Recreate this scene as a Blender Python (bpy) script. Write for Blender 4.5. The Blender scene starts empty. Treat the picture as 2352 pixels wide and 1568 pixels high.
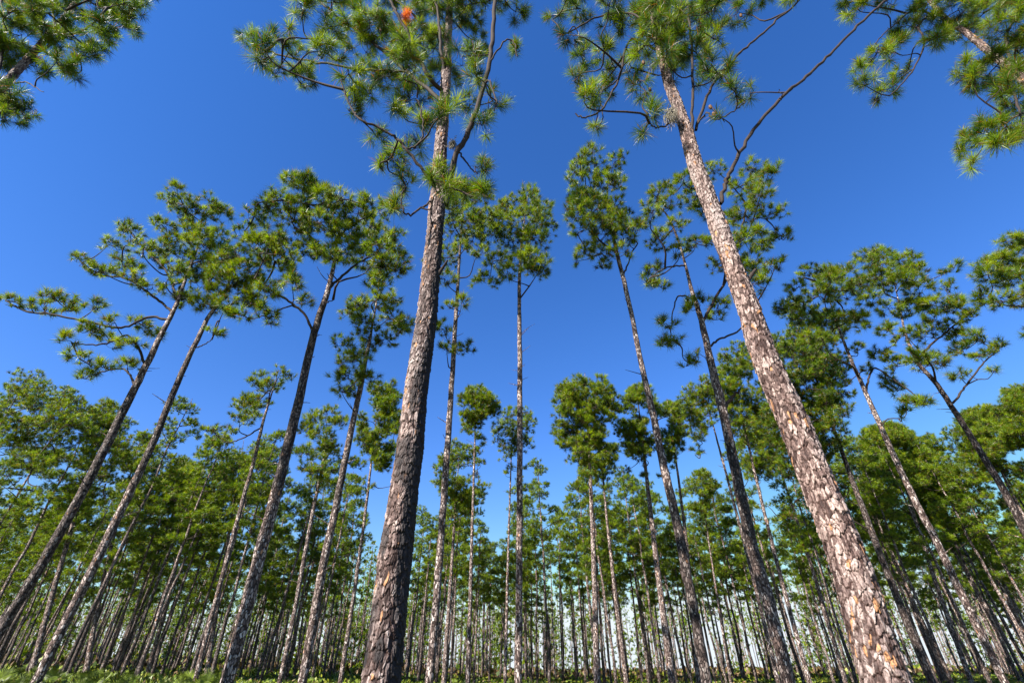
import bpy, math
import numpy as np
from mathutils import Vector

# ------------------------------------------------------------------ camera, world, sun
S = bpy.context.scene
COL = S.collection
PITCH = math.radians(34.45)
CAM_H = 0.80
F, CX, CY = 1111.0, 1176.0, 784.0            # focal length / centre of a 2352 px wide reading of the view
cam_d = bpy.data.cameras.new('camera'); cam = bpy.data.objects.new('camera', cam_d); COL.objects.link(cam)
cam_d.sensor_width = 36.0; cam_d.lens = 17.0; cam_d.clip_start = 0.05; cam_d.clip_end = 3000
cam.location = (0, 0, CAM_H); cam.rotation_euler = (math.radians(90) + PITCH, 0, 0)
S.camera = cam

SUN_AZ, SUN_EL = math.radians(227), math.radians(36)      # azimuth clockwise from +Y
w = bpy.data.worlds.new('World'); S.world = w; w.use_nodes = True
nt = w.node_tree; nt.nodes.clear()
sky = nt.nodes.new('ShaderNodeTexSky'); sky.sky_type = 'NISHITA'; sky.sun_disc = False
sky.sun_elevation = SUN_EL; sky.sun_rotation = SUN_AZ; sky.altitude = 0
sky.air_density = 1.0; sky.dust_density = 0.0; sky.ozone_density = 2.0
hs = nt.nodes.new('ShaderNodeHueSaturation'); hs.inputs['Saturation'].default_value = 1.3
tn = nt.nodes.new('ShaderNodeMix'); tn.data_type = 'RGBA'; tn.blend_type = 'MULTIPLY'; tn.inputs[0].default_value = 1.0; tn.inputs[7].default_value = (1.05, 1.01, 1.34, 1)
bg = nt.nodes.new('ShaderNodeBackground'); bg.inputs['Strength'].default_value = 0.07
ck = nt.nodes.new('ShaderNodeMix'); ck.data_type = 'RGBA'; ck.blend_type = 'DARKEN'; ck.inputs[0].default_value = 1.0; ck.inputs[7].default_value = (4.7, 5.2, 5.6, 1)
wo = nt.nodes.new('ShaderNodeOutputWorld')
nt.links.new(sky.outputs[0], hs.inputs['Color']); nt.links.new(hs.outputs[0], tn.inputs[6]); nt.links.new(tn.outputs[2], ck.inputs[6]); nt.links.new(ck.outputs[2], bg.inputs['Color'])
nt.links.new(bg.outputs[0], wo.inputs[0])
sd = bpy.data.lights.new('sun', 'SUN'); sd.energy = 5.0; sd.angle = math.radians(0.5); sd.color = (1.0, 0.94, 0.86)
so = bpy.data.objects.new('sun', sd); COL.objects.link(so)
sv = Vector((math.sin(SUN_AZ)*math.cos(SUN_EL), math.cos(SUN_AZ)*math.cos(SUN_EL), math.sin(SUN_EL)))
so.rotation_euler = sv.to_track_quat('Z', 'Y').to_euler(); so.location = (-30, -20, 40)
S.view_settings.view_transform = 'Standard'; S.view_settings.look = 'None'
S.view_settings.exposure = 1.45; S.view_settings.gamma = 1.0
S.render.engine = 'CYCLES'; S.cycles.max_bounces = 6; S.cycles.diffuse_bounces = 3; S.cycles.transmission_bounces = 3

# ------------------------------------------------------------------ helpers
R = np.random.default_rng(11)
def ground(x, y):
    x = np.asarray(x, float); y = np.asarray(y, float)
    d = np.hypot(x, y); f = np.clip((d - 6)/14, 0, 1)
    g = 0.09*np.sin(x*0.31+1.0)*np.cos(y*0.23) + 0.014*np.maximum(0, -x) + 0.006*np.maximum(0, x-6)
    return g*f

def P(u, v, Y):
    """the point the view shows at (u, v) at the forward distance Y; and its depth"""
    wv = (CY - v)/F
    d = np.array([(u-CX)/F, math.cos(PITCH)-math.sin(PITCH)*wv, math.sin(PITCH)+math.cos(PITCH)*wv])
    t = Y/d[1]
    return d*t + np.array([0, 0, CAM_H]), t

def vnoise(x, y, seed=0, px=0):
    """2-D value noise; px: period in x"""
    xi = np.floor(x).astype(np.int64); yi = np.floor(y).astype(np.int64)
    fx = x-xi; fy = y-yi; fx = fx*fx*(3-2*fx); fy = fy*fy*(3-2*fy)
    def h(a, b):
        if px: a = np.mod(a, px)
        n = (a*374761393 + b*668265263 + seed*1442695041) & 0xffffffff
        n = ((n ^ (n >> 13))*1274126177) & 0xffffffff
        return ((n ^ (n >> 16)) & 0xffff)/65535.0
    return (h(xi, yi)*(1-fx)+h(xi+1, yi)*fx)*(1-fy) + (h(xi, yi+1)*(1-fx)+h(xi+1, yi+1)*fx)*fy

class Buf:
    def __init__(s): s.v = []; s.f = []; s.c = []; s.n = 0; s.sm = []
    def add(s, v, f, c=None, smooth=True):
        v = np.asarray(v, float); f = np.asarray(f, np.int64)
        s.v.append(v); s.f.append(f + s.n); s.n += len(v)
        if c is None: c = np.ones((len(v), 3))
        c = np.asarray(c, float)
        if c.ndim == 1: c = np.tile(c, (len(v), 1))
        s.c.append(c); s.sm.append(np.full(len(f), smooth))
    def mesh(s, name, mat, origin=(0, 0, 0)):
        me = bpy.data.meshes.new(name)
        if not s.v: return me
        v = np.concatenate(s.v) - np.asarray(origin)
        me.vertices.add(len(v)); me.vertices.foreach_set('co', v.astype(np.float32).ravel())
        tot = np.concatenate([np.full(len(f), f.shape[1]) for f in s.f])
        loops = np.concatenate([f.ravel() for f in s.f])
        st = np.concatenate([[0], np.cumsum(tot)[:-1]])
        me.loops.add(len(loops)); me.loops.foreach_set('vertex_index', loops.astype(np.int32))
        me.polygons.add(len(tot)); me.polygons.foreach_set('loop_start', st.astype(np.int32))
        me.polygons.foreach_set('loop_total', tot.astype(np.int32))
        me.polygons.foreach_set('use_smooth', np.concatenate(s.sm))
        me.update(calc_edges=True)
        a = me.color_attributes.new('Col', 'FLOAT_COLOR', 'POINT')
        c = np.concatenate(s.c); a.data.foreach_set('color', np.hstack([c, np.ones((len(c), 1))]).astype(np.float32).ravel())
        me.materials.append(mat)
        return me

def link(name, me, parent=None, loc=(0, 0, 0)):
    o = bpy.data.objects.new(name, me); COL.objects.link(o); o.location = loc
    if parent is not None: o.parent = parent
    return o
def empty(name, loc, label, cat, group=None):
    o = bpy.data.objects.new(name, None); COL.objects.link(o); o.location = loc
    o['label'] = label; o['category'] = cat
    if group: o['group'] = group
    return o

def resample(pts, n):
    pts = np.asarray(pts, float)
    # Catmull-Rom through the points
    k = len(pts); q = np.vstack([2*pts[0]-pts[1], pts, 2*pts[-1]-pts[-2]])
    t = np.linspace(0, k-1, n); i = np.minimum(t.astype(int), k-2); u = (t-i)[:, None]
    a, b, c, d = q[i], q[i+1], q[i+2], q[i+3]
    return 0.5*(2*b + (c-a)*u + (2*a-5*b+4*c-d)*u**2 + (3*b-a-3*c+d)*u**3)

def frames(p):
    t = np.gradient(p, axis=0); t /= np.linalg.norm(t, axis=1)[:, None]+1e-9
    up = np.array([0, 1.0, 0]) if abs(t[0][1]) < 0.8 else np.array([1.0, 0, 0])
    e1 = up[None]-t*(t@up)[:, None]; e1 /= np.linalg.norm(e1, axis=1)[:, None]+1e-9
    return t, e1, np.cross(t, e1)

def tube(buf, p, r, sides, col=None, lump=0.0, cap=True):
    p = np.asarray(p, float); n = len(p); r = np.broadcast_to(r, (n,))
    t, e1, e2 = frames(p)
    a = np.arange(sides)*2*math.pi/sides
    rr = r[:, None]*np.ones((1, sides))
    if lump: rr = rr*(1+lump*(R.random((n, sides))-0.5)*2)
    v = p[:, None]+rr[..., None]*(np.cos(a)[None, :, None]*e1[:, None]+np.sin(a)[None, :, None]*e2[:, None])
    i = np.arange(n-1)[:, None]*sides; j = np.arange(sides)[None]; j2 = (j+1) % sides
    f = np.stack([i+j, i+j2, i+sides+j2, i+sides+j], -1).reshape(-1, 4)
    buf.add(v.reshape(-1, 3), f, col)

def rvec(n):
    v = R.normal(size=(n, 3)); return v/np.linalg.norm(v, axis=1)[:, None]

# ------------------------------------------------------------------ materials
def mat(name):
    m = bpy.data.materials.new(name); m.use_nodes = True; m.node_tree.nodes.clear(); return m, m.node_tree.nodes, m.node_tree.links
def needle_mat():
    m, N, L = mat('pine_needles')
    at = N.new('ShaderNodeAttribute'); at.attribute_name = 'Col'
    b = N.new('ShaderNodeBsdfPrincipled'); b.inputs['Roughness'].default_value = 0.40
    b.inputs['Specular IOR Level'].default_value = 0.45
    t = N.new('ShaderNodeBsdfTranslucent'); mx = N.new('ShaderNodeMixShader'); mx.inputs[0].default_value = 0.42
    g = N.new('ShaderNodeMix'); g.data_type = 'RGBA'; g.blend_type = 'MULTIPLY'; g.inputs[0].default_value = 1
    g.inputs[7].default_value = (1.5, 1.45, 0.7, 1)
    o = N.new('ShaderNodeOutputMaterial')
    L.new(at.outputs['Color'], b.inputs['Base Color']); L.new(at.outputs['Color'], g.inputs[6]); L.new(g.outputs[2], t.inputs[0])
    L.new(b.outputs[0], mx.inputs[1]); L.new(t.outputs[0], mx.inputs[2]); L.new(mx.outputs[0], o.inputs[0])
    return m
def simple_mat(name, rough=0.8, bump=0.0, scale=30, attr=True, col=(.5, .5, .5)):
    m, N, L = mat(name)
    b = N.new('ShaderNodeBsdfPrincipled'); b.inputs['Roughness'].default_value = rough
    b.inputs['Specular IOR Level'].default_value = 0.25
    o = N.new('ShaderNodeOutputMaterial'); L.new(b.outputs[0], o.inputs[0])
    tc = N.new('ShaderNodeTexCoord'); no = N.new('ShaderNodeTexNoise'); no.inputs['Scale'].default_value = scale
    no.inputs['Detail'].default_value = 5; L.new(tc.outputs['Object'], no.inputs['Vector'])
    mx = N.new('ShaderNodeMix'); mx.data_type = 'RGBA'; mx.blend_type = 'MULTIPLY'; mx.inputs[0].default_value = 1
    rp = N.new('ShaderNodeValToRGB'); rp.color_ramp.elements[0].position = .3; rp.color_ramp.elements[0].color = (.45, .45, .45, 1)
    rp.color_ramp.elements[1].position = .7; rp.color_ramp.elements[1].color = (1.3, 1.3, 1.3, 1)
    L.new(no.outputs[0], rp.inputs[0]); L.new(rp.outputs[0], mx.inputs[7])
    if attr:
        at = N.new('ShaderNodeAttribute'); at.attribute_name = 'Col'; L.new(at.outputs['Color'], mx.inputs[6])
    else: mx.inputs[6].default_value = (*col, 1)
    L.new(mx.outputs[2], b.inputs['Base Color'])
    if bump:
        bp = N.new('ShaderNodeBump'); bp.inputs['Distance'].default_value = bump; L.new(no.outputs[0], bp.inputs['Height'])
        L.new(bp.outputs[0], b.inputs['Normal'])
    return m
def plate_bark_mat():
    """bark of scaly plates for the slimmer trunks; Col = charring and painted shade (1 clean, 0 black)"""
    m, N, L = mat('plated_bark')
    tc = N.new('ShaderNodeTexCoord'); mp = N.new('ShaderNodeMapping'); mp.inputs['Scale'].default_value = (1, 1, 0.42)
    nz = N.new('ShaderNodeTexNoise'); nz.inputs['Scale'].default_value = 9; nz.inputs['Detail'].default_value = 4
    ad = N.new('ShaderNodeMix'); ad.data_type = 'RGBA'; ad.blend_type = 'LINEAR_LIGHT'; ad.inputs[0].default_value = 0.045
    L.new(tc.outputs['Object'], mp.inputs[0]); L.new(mp.outputs[0], nz.inputs['Vector'])
    L.new(mp.outputs[0], ad.inputs[6]); L.new(nz.outputs['Color'], ad.inputs[7])
    v1 = N.new('ShaderNodeTexVoronoi'); v1.inputs['Scale'].default_value = 20
    v2 = N.new('ShaderNodeTexVoronoi'); v2.feature = 'DISTANCE_TO_EDGE'; v2.inputs['Scale'].default_value = 20
    for v in (v1, v2): L.new(ad.outputs[2], v.inputs['Vector'])
    sp = N.new('ShaderNodeSeparateColor'); L.new(v1.outputs['Color'], sp.inputs[0])
    rp = N.new('ShaderNodeValToRGB'); e = rp.color_ramp.elements
    e[0].position = 0; e[0].color = (.04, .025, .02, 1); e[1].position = 1; e[1].color = (.60, .52, .47, 1)
    for p_, c_ in ((.3, (.12, .078, .065, 1)), (.6, (.26, .195, .17, 1)), (.88, (.50, .41, .37, 1)), (.945, (.58, .50, .45, 1)), (.965, (.46, .22, .11, 1)), (.972, (.46, .22, .11, 1)), (.98, (.55, .48, .43, 1))):
        q = e.new(p_); q.color = c_
    L.new(sp.outputs[0], rp.inputs[0])
    cr = N.new('ShaderNodeMapRange'); cr.inputs[1].default_value = 0.02; cr.inputs[2].default_value = 0.13
    L.new(v2.outputs['Distance'], cr.inputs[0])
    mx = N.new('ShaderNodeMix'); mx.data_type = 'RGBA'; mx.inputs[6].default_value = (.03, .017, .014, 1)
    L.new(cr.outputs[0], mx.inputs[0]); L.new(rp.outputs[0], mx.inputs[7])
    at = N.new('ShaderNodeAttribute'); at.attribute_name = 'Col'
    m2 = N.new('ShaderNodeMix'); m2.data_type = 'RGBA'; m2.blend_type = 'MULTIPLY'; m2.inputs[0].default_value = 1
    L.new(mx.outputs[2], m2.inputs[6]); L.new(at.outputs['Color'], m2.inputs[7])
    b = N.new('ShaderNodeBsdfPrincipled'); b.inputs['Roughness'].default_value = .75; b.inputs['Specular IOR Level'].default_value = .3
    bp = N.new('ShaderNodeBump'); bp.inputs['Distance'].default_value = 0.03; bp.inputs['Strength'].default_value = 0.9
    ah = N.new('ShaderNodeMath'); ah.operation = 'ADD'; L.new(cr.outputs[0], ah.inputs[0]); L.new(sp.outputs[1], ah.inputs[1])
    L.new(ah.outputs[0], bp.inputs['Height']); L.new(bp.outputs[0], b.inputs['Normal'])
    o = N.new('ShaderNodeOutputMaterial'); L.new(m2.outputs[2], b.inputs['Base Color']); L.new(b.outputs[0], o.inputs[0])
    return m
M_NEEDLE = needle_mat()
M_BARK = plate_bark_mat()
M_NEAR = simple_mat('flaking_bark', .72, 0.004, 60)
M_LIMB = simple_mat('limb_bark', .8, 0.006, 45)
M_MOSS = simple_mat('hanging_moss', .9, 0.0, 30)
M_LEAF = simple_mat('undergrowth_leaf', .45, 0.0, 8)
C_LIMB = np.array([.042, .029, .023])

# ------------------------------------------------------------------ needles
GREENS = np.array([[.026, .064, .004], [.068, .130, .003], [.120, .195, .004], [.180, .266, .004], [.245, .325, .007]])
def needles(buf, pos, axis, L, K, width, bend=False, brown=0.05, dead=None, gw=(.10, .22, .31, .23, .14)):
    n = len(pos)
    if n == 0: return
    base = GREENS[R.choice(5, n, p=gw)]*(0.8+0.4*R.random((n, 1)))
    if dead is not None: base[dead] = np.array([.62, .17, .02])
    D = rvec(n*K).reshape(n, K, 3)
    D = D + axis[:, None]*(0.35+.9*R.random((n, 1, 1)))-np.array([0, 0, .22 if bend else .05])
    D /= np.linalg.norm(D, axis=2)[..., None]
    s = R.random((n, K, 1))*0.14*(L/0.25)
    b = pos[:, None]-axis[:, None]*s
    ln = L*(0.7+0.45*R.random((n, K, 1)))*(0.85+0.3*R.random((n, 1, 1)))
    perp = np.cross(D, rvec(n*K).reshape(n, K, 3)); perp /= np.linalg.norm(perp, axis=2)[..., None]+1e-9
    col = base[:, None]*(0.75+0.5*R.random((n, K, 1)))
    br = R.random((n, K)) < brown
    if dead is None: col[br] = np.array([.26, .11, .02])
    wv = perp*width*0.5
    if bend:
        mid = b+D*ln*0.55; tip = mid+(D*0.9-np.array([0, 0, .28]))*ln*0.45
        v = np.stack([b-wv*.7, b+wv*.7, mid+wv, mid-wv, tip], 2).reshape(-1, 3)
        i = np.arange(n*K)[:, None]*5
        c = np.repeat(col.reshape(-1, 3), 5, 0)
        k = buf.n
        buf.add(v, i+np.array([[0, 1, 2, 3]]), c, False)
        buf.f.append((i+np.array([[3, 2, 4]]))+k); buf.sm.append(np.full(n*K, False))
    else:
        tip = b+(D-np.array([0, 0, .06]))*ln
        v = np.stack([b-wv, b+wv, tip], 2).reshape(-1, 3)
        i = np.arange(n*K)[:, None]*3
        buf.add(v, i+np.array([[0, 1, 2]]), np.repeat(col.reshape(-1, 3), 3, 0), False)

def curve3(a, b, up, n=5, wob=0.06):
    d = np.linalg.norm(b-a); m = (a+b)/2+np.array([0, 0, up*d])+R.normal(size=3)*wob*d
    t = np.linspace(0, 1, n)[:, None]
    return (1-t)**2*a+2*t*(1-t)*m+t*t*b

def clump(twigs, leaf, src, c, rad, n, L, K, width, bend, tr, brown=0.05, sides=3, gw=None, low=-0.5):
    """a clump of tufts on its own twigs: src = where the limb ends, c = centre, rad = (rx, ry, rz)"""
    d = rvec(n*2); d = d[d[:, 2] > low+R.random(len(d))*0.35][:n]; n = len(d)
    if n == 0: return
    rr = 0.55+0.5*R.random((n, 1))
    pos = c+d*rr*np.asarray(rad)
    m = max(1, n//5)
    sub = c+rvec(m)*np.asarray(rad)*0.42-np.array([0, 0, rad[2]*.15])
    near = np.argmin(((pos[:, None]-sub[None])**2).sum(2), 1)
    for k in range(m):
        if (near == k).any(): tube(twigs, curve3(src, sub[k], -0.12, 6, .12), np.linspace(tr*1.5, tr, 6), sides, C_LIMB)
    ax = np.zeros((n, 3))
    for i in range(n):
        a = sub[near[i]]; p = curve3(a, pos[i], -0.25, 6, .09)
        q = p[-1]-p[-2]; q = q/(np.linalg.norm(q)+1e-9)+np.array([0, 0, .45]); ax[i] = q/np.linalg.norm(q)
        tube(twigs, p, np.linspace(tr, tr*.6, 6), sides, C_LIMB*(0.8+.5*R.random()))
    kw = {} if gw is None else {'gw': gw}
    needles(leaf, pos, ax, L, K, width, bend, brown, **kw)

def to_ground(pts, rad):
    """extends a trunk path down to the soil"""
    a, b = pts[0], pts[1]; d = (a-b)/np.linalg.norm(a-b)
    d = np.array([d[0]*.7, d[1]*.7, -1.0])
    k = (a[2]-float(ground(a[0], a[1]))+0.15)
    if k > 0.05:
        pts = [a+d*k]+list(pts); rad = [rad[0]*1.12]+list(rad)
    return pts, rad

def snags(buf, pts, rad, n, z0, z1, lmax=.5):
    zs = np.array([p[2] for p in pts])
    for _ in range(n):
        z = z0+R.random()*(z1-z0)
        i = int(np.clip(np.searchsorted(zs, z), 1, len(pts)-1)); f = (z-zs[i-1])/(zs[i]-zs[i-1]+1e-9)
        p = pts[i-1]*(1-f)+pts[i]*f; a = R.random()*2*math.pi; l = .12+lmax*R.random()**2
        d = np.array([math.cos(a), math.sin(a), .25+.5*R.random()])
        q = curve3(p, p+d*(l+rad[i]), .1*R.normal(), 4, .08)
        tube(buf, q, np.linspace(.022, .007, 4)*(0.7+.6*R.random()), 4, (.8, .8, .8))

# ------------------------------------------------------------------ near bark: real plates
def voro(s, t, nc, seed):
    """staggered Voronoi on a sleeve; s in cells (period nc), t in cells. -> F1, F2, id hash, offset to the cell's centre"""
    si = np.floor(s).astype(np.int64); ti = np.floor(t).astype(np.int64)
    best = np.full(s.shape, 9.); sec = np.full(s.shape, 9.); hid = np.zeros(s.shape); ox = np.zeros(s.shape); oy = np.zeros(s.shape)
    def h(a, b, k):
        n = (a*73856093 ^ b*19349663 ^ (k+seed)*83492791) & 0xffffffff
        n = ((n ^ (n >> 13))*1274126177) & 0xffffffff
        return ((n ^ (n >> 16)) & 0xffff)/65535.0
    for di in (-2, -1, 0, 1, 2):
        for dj in (-1, 0, 1):
            a = si+di; b = ti+dj; am = np.mod(a, nc)
            cx = a+.5*(b & 1)+.15+.7*h(am, b, 1); cy = b+.1+.8*h(am, b, 2)
            dx = s-cx; dy = t-cy; d = np.cbrt(np.abs(dx)**3+np.abs(dy)**3)
            c = d < best
            sec = np.where(c, best, np.minimum(sec, d)); hid = np.where(c, h(am, b, 3), hid)
            ox = np.where(c, dx, ox); oy = np.where(c, dy, oy); best = np.where(c, d, best)
    return best, sec, hid, ox, oy
def sst(x): x = np.clip(x, 0, 1); return x*x*(3-2*x)
def near_trunk(pts, rad, cols, step, nc, seed, char_shade_side=None, depth=1.1, tone=1.0):
    pts = np.array(pts); ln = np.concatenate([[0], np.cumsum(np.linalg.norm(np.diff(pts, axis=0), axis=1))])
    n0 = 200; c = resample(pts, n0); l0 = np.concatenate([[0], np.cumsum(np.linalg.norm(np.diff(c, axis=0), axis=1))])
    n = int(l0[-1]/step); l = np.linspace(0, l0[-1], n)
    p = np.stack([np.interp(l, l0, c[:, k]) for k in range(3)], 1)
    r = np.interp(l, ln*(l0[-1]/ln[-1]), rad)
    t, e1, e2 = frames(p)
    A = np.arange(cols)*2*math.pi/cols
    s = A/(2*math.pi)
    SS, TT = np.meshgrid(s, l)
    wx = (vnoise(SS*26, TT*7, seed, 26)-.5)*.7+(vnoise(SS*78, TT*24, seed+4, 78)-.5)*.22; wy = (vnoise(SS*26, TT*7, seed+1, 26)-.5)*.7+(vnoise(SS*78, TT*24, seed+5, 78)-.5)*.35
    f1, f2, hid, ox, oy = voro(SS*nc+wx, TT/.13+wy, nc, seed)
    g1, g2, gid, gx, gy = voro(SS*nc*1.5+wx*1.5, TT/.085+wy*1.5, int(nc*1.5), seed+9)
    e_1 = sst((f2-f1)/.13); e_2 = sst((g2-g1)/.16)
    fine = vnoise(SS*130, TT*40, seed+2, 130); big = vnoise(SS*5, TT*1.4, seed+3, 5)
    ang1 = hid*77 % 1*6.28
    tilt = (-oy*0.9+ox*(hid-.5)*1.2)
    tilt2 = (-gy*0.9+gx*(gid-.5)*1.5)
    disp = (e_1*(.008+.010*hid)+e_1*tilt*.014+e_1*e_2*(.001+.007*gid)+e_2*tilt2*.008+(fine-.5)*.0015)*depth+(big-.5)*.03
    k = r[:, None]/r.max(); disp = disp*(.45+.55*k)
    rr = r[:, None]-.012+disp
    v = p[:, None]+rr[..., None]*(np.cos(A)[None, :, None]*e1[:, None]+np.sin(A)[None, :, None]*e2[:, None])
    # colours of the plates, the flakes on them and the furrows
    tn_ = np.clip((.55*hid+.55*gid+(fine-.5)*.2+(big-.5)*.45-.52)*1.6+.5, 0, 1)
    lo = np.array([.07, .043, .037]); md = np.array([.31, .23, .21]); hi = np.array([.74, .64, .60])
    T = tn_[..., None]
    colr = np.where(T < .5, lo+(md-lo)*(T/.5), md+(hi-md)*((T-.5)/.5))
    grey = vnoise(SS*7, TT*.8, seed+7, 7)[..., None]
    colr = colr*(1+(grey-.5)*np.array([-.12, .02, .10]))
    colr = colr*np.array([1.0, .89, .84])*tone
    fresh = ((gid*13.7) % 1 > .972) & (e_2 > .5)
    fresh2 = ((hid*31.3) % 1 > .988)
    colr = np.where((fresh | fresh2)[..., None], np.array([.42, .21, .10])*(.8+.4*fine[..., None]), colr)
    fur = (e_1*(.35+.65*e_2))[..., None]
    colr = np.array([.045, .02, .016])*(1-fur)+colr*fur
    if char_shade_side is not None:
        a0, amt = char_shade_side
        ch = sst((np.cos(A[None]-a0)-.48+(vnoise(SS*12, TT*2.2, seed+8, 12)-.5)*.6)/.25)*amt*sst((10.5-TT)/2.5)  # black flank: some char, plus the shaded side painted into the bark
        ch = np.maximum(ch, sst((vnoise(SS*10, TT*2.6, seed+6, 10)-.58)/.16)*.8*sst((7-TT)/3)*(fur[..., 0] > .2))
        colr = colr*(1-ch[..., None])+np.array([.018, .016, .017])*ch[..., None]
    i = np.arange(n-1)[:, None]*cols; j = np.arange(cols)[None]; j2 = (j+1) % cols
    f = np.stack([i+j, i+j2, i+cols+j2, i+cols+j], -1).reshape(-1, 4)
    b = Buf(); b.add(v.reshape(-1, 3), f, colr.reshape(-1, 3)); return b

# ------------------------------------------------------------------ the ground
def ground_mat():
    m, N, L = mat('forest_floor')
    tc = N.new('ShaderNodeTexCoord'); n1 = N.new('ShaderNodeTexNoise'); n1.inputs['Scale'].default_value = .8; n1.inputs['Detail'].default_value = 8
    rp = N.new('ShaderNodeValToRGB'); e = rp.color_ramp.elements
    e[0].position = .35; e[0].color = (.06, .045, .025, 1); e[1].position = .65; e[1].color = (.10, .11, .03, 1)
    b = N.new('ShaderNodeBsdfPrincipled'); b.inputs['Roughness'].default_value = .95
    o = N.new('ShaderNodeOutputMaterial'); L.new(tc.outputs['Object'], n1.inputs['Vector']); L.new(n1.outputs[0], rp.inputs[0])
    L.new(rp.outputs[0], b.inputs['Base Color']); L.new(b.outputs[0], o.inputs[0]); return m
gx = np.concatenate([-np.geomspace(1200, 2, 60), np.linspace(-1.5, 1.5, 5), np.geomspace(2, 1200, 60)])
GX, GY = np.meshgrid(gx, gx)
def gheight(x, y):
    z = ground(x, y); d = np.hypot(x, y); return z*np.clip(1-(d-150)/150, 0, 1)
gv = np.stack([GX, GY, gheight(GX, GY)], -1).reshape(-1, 3); k = len(gx)
gi = (np.arange(k-1)[:, None]*k+np.arange(k-1)[None]).ravel()
b = Buf(); b.add(gv, np.stack([gi, gi+1, gi+k+1, gi+k], -1))
go = link('ground', b.mesh('ground', ground_mat())); go['kind'] = 'structure'; go['label'] = 'flat forest floor under the pines'

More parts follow.
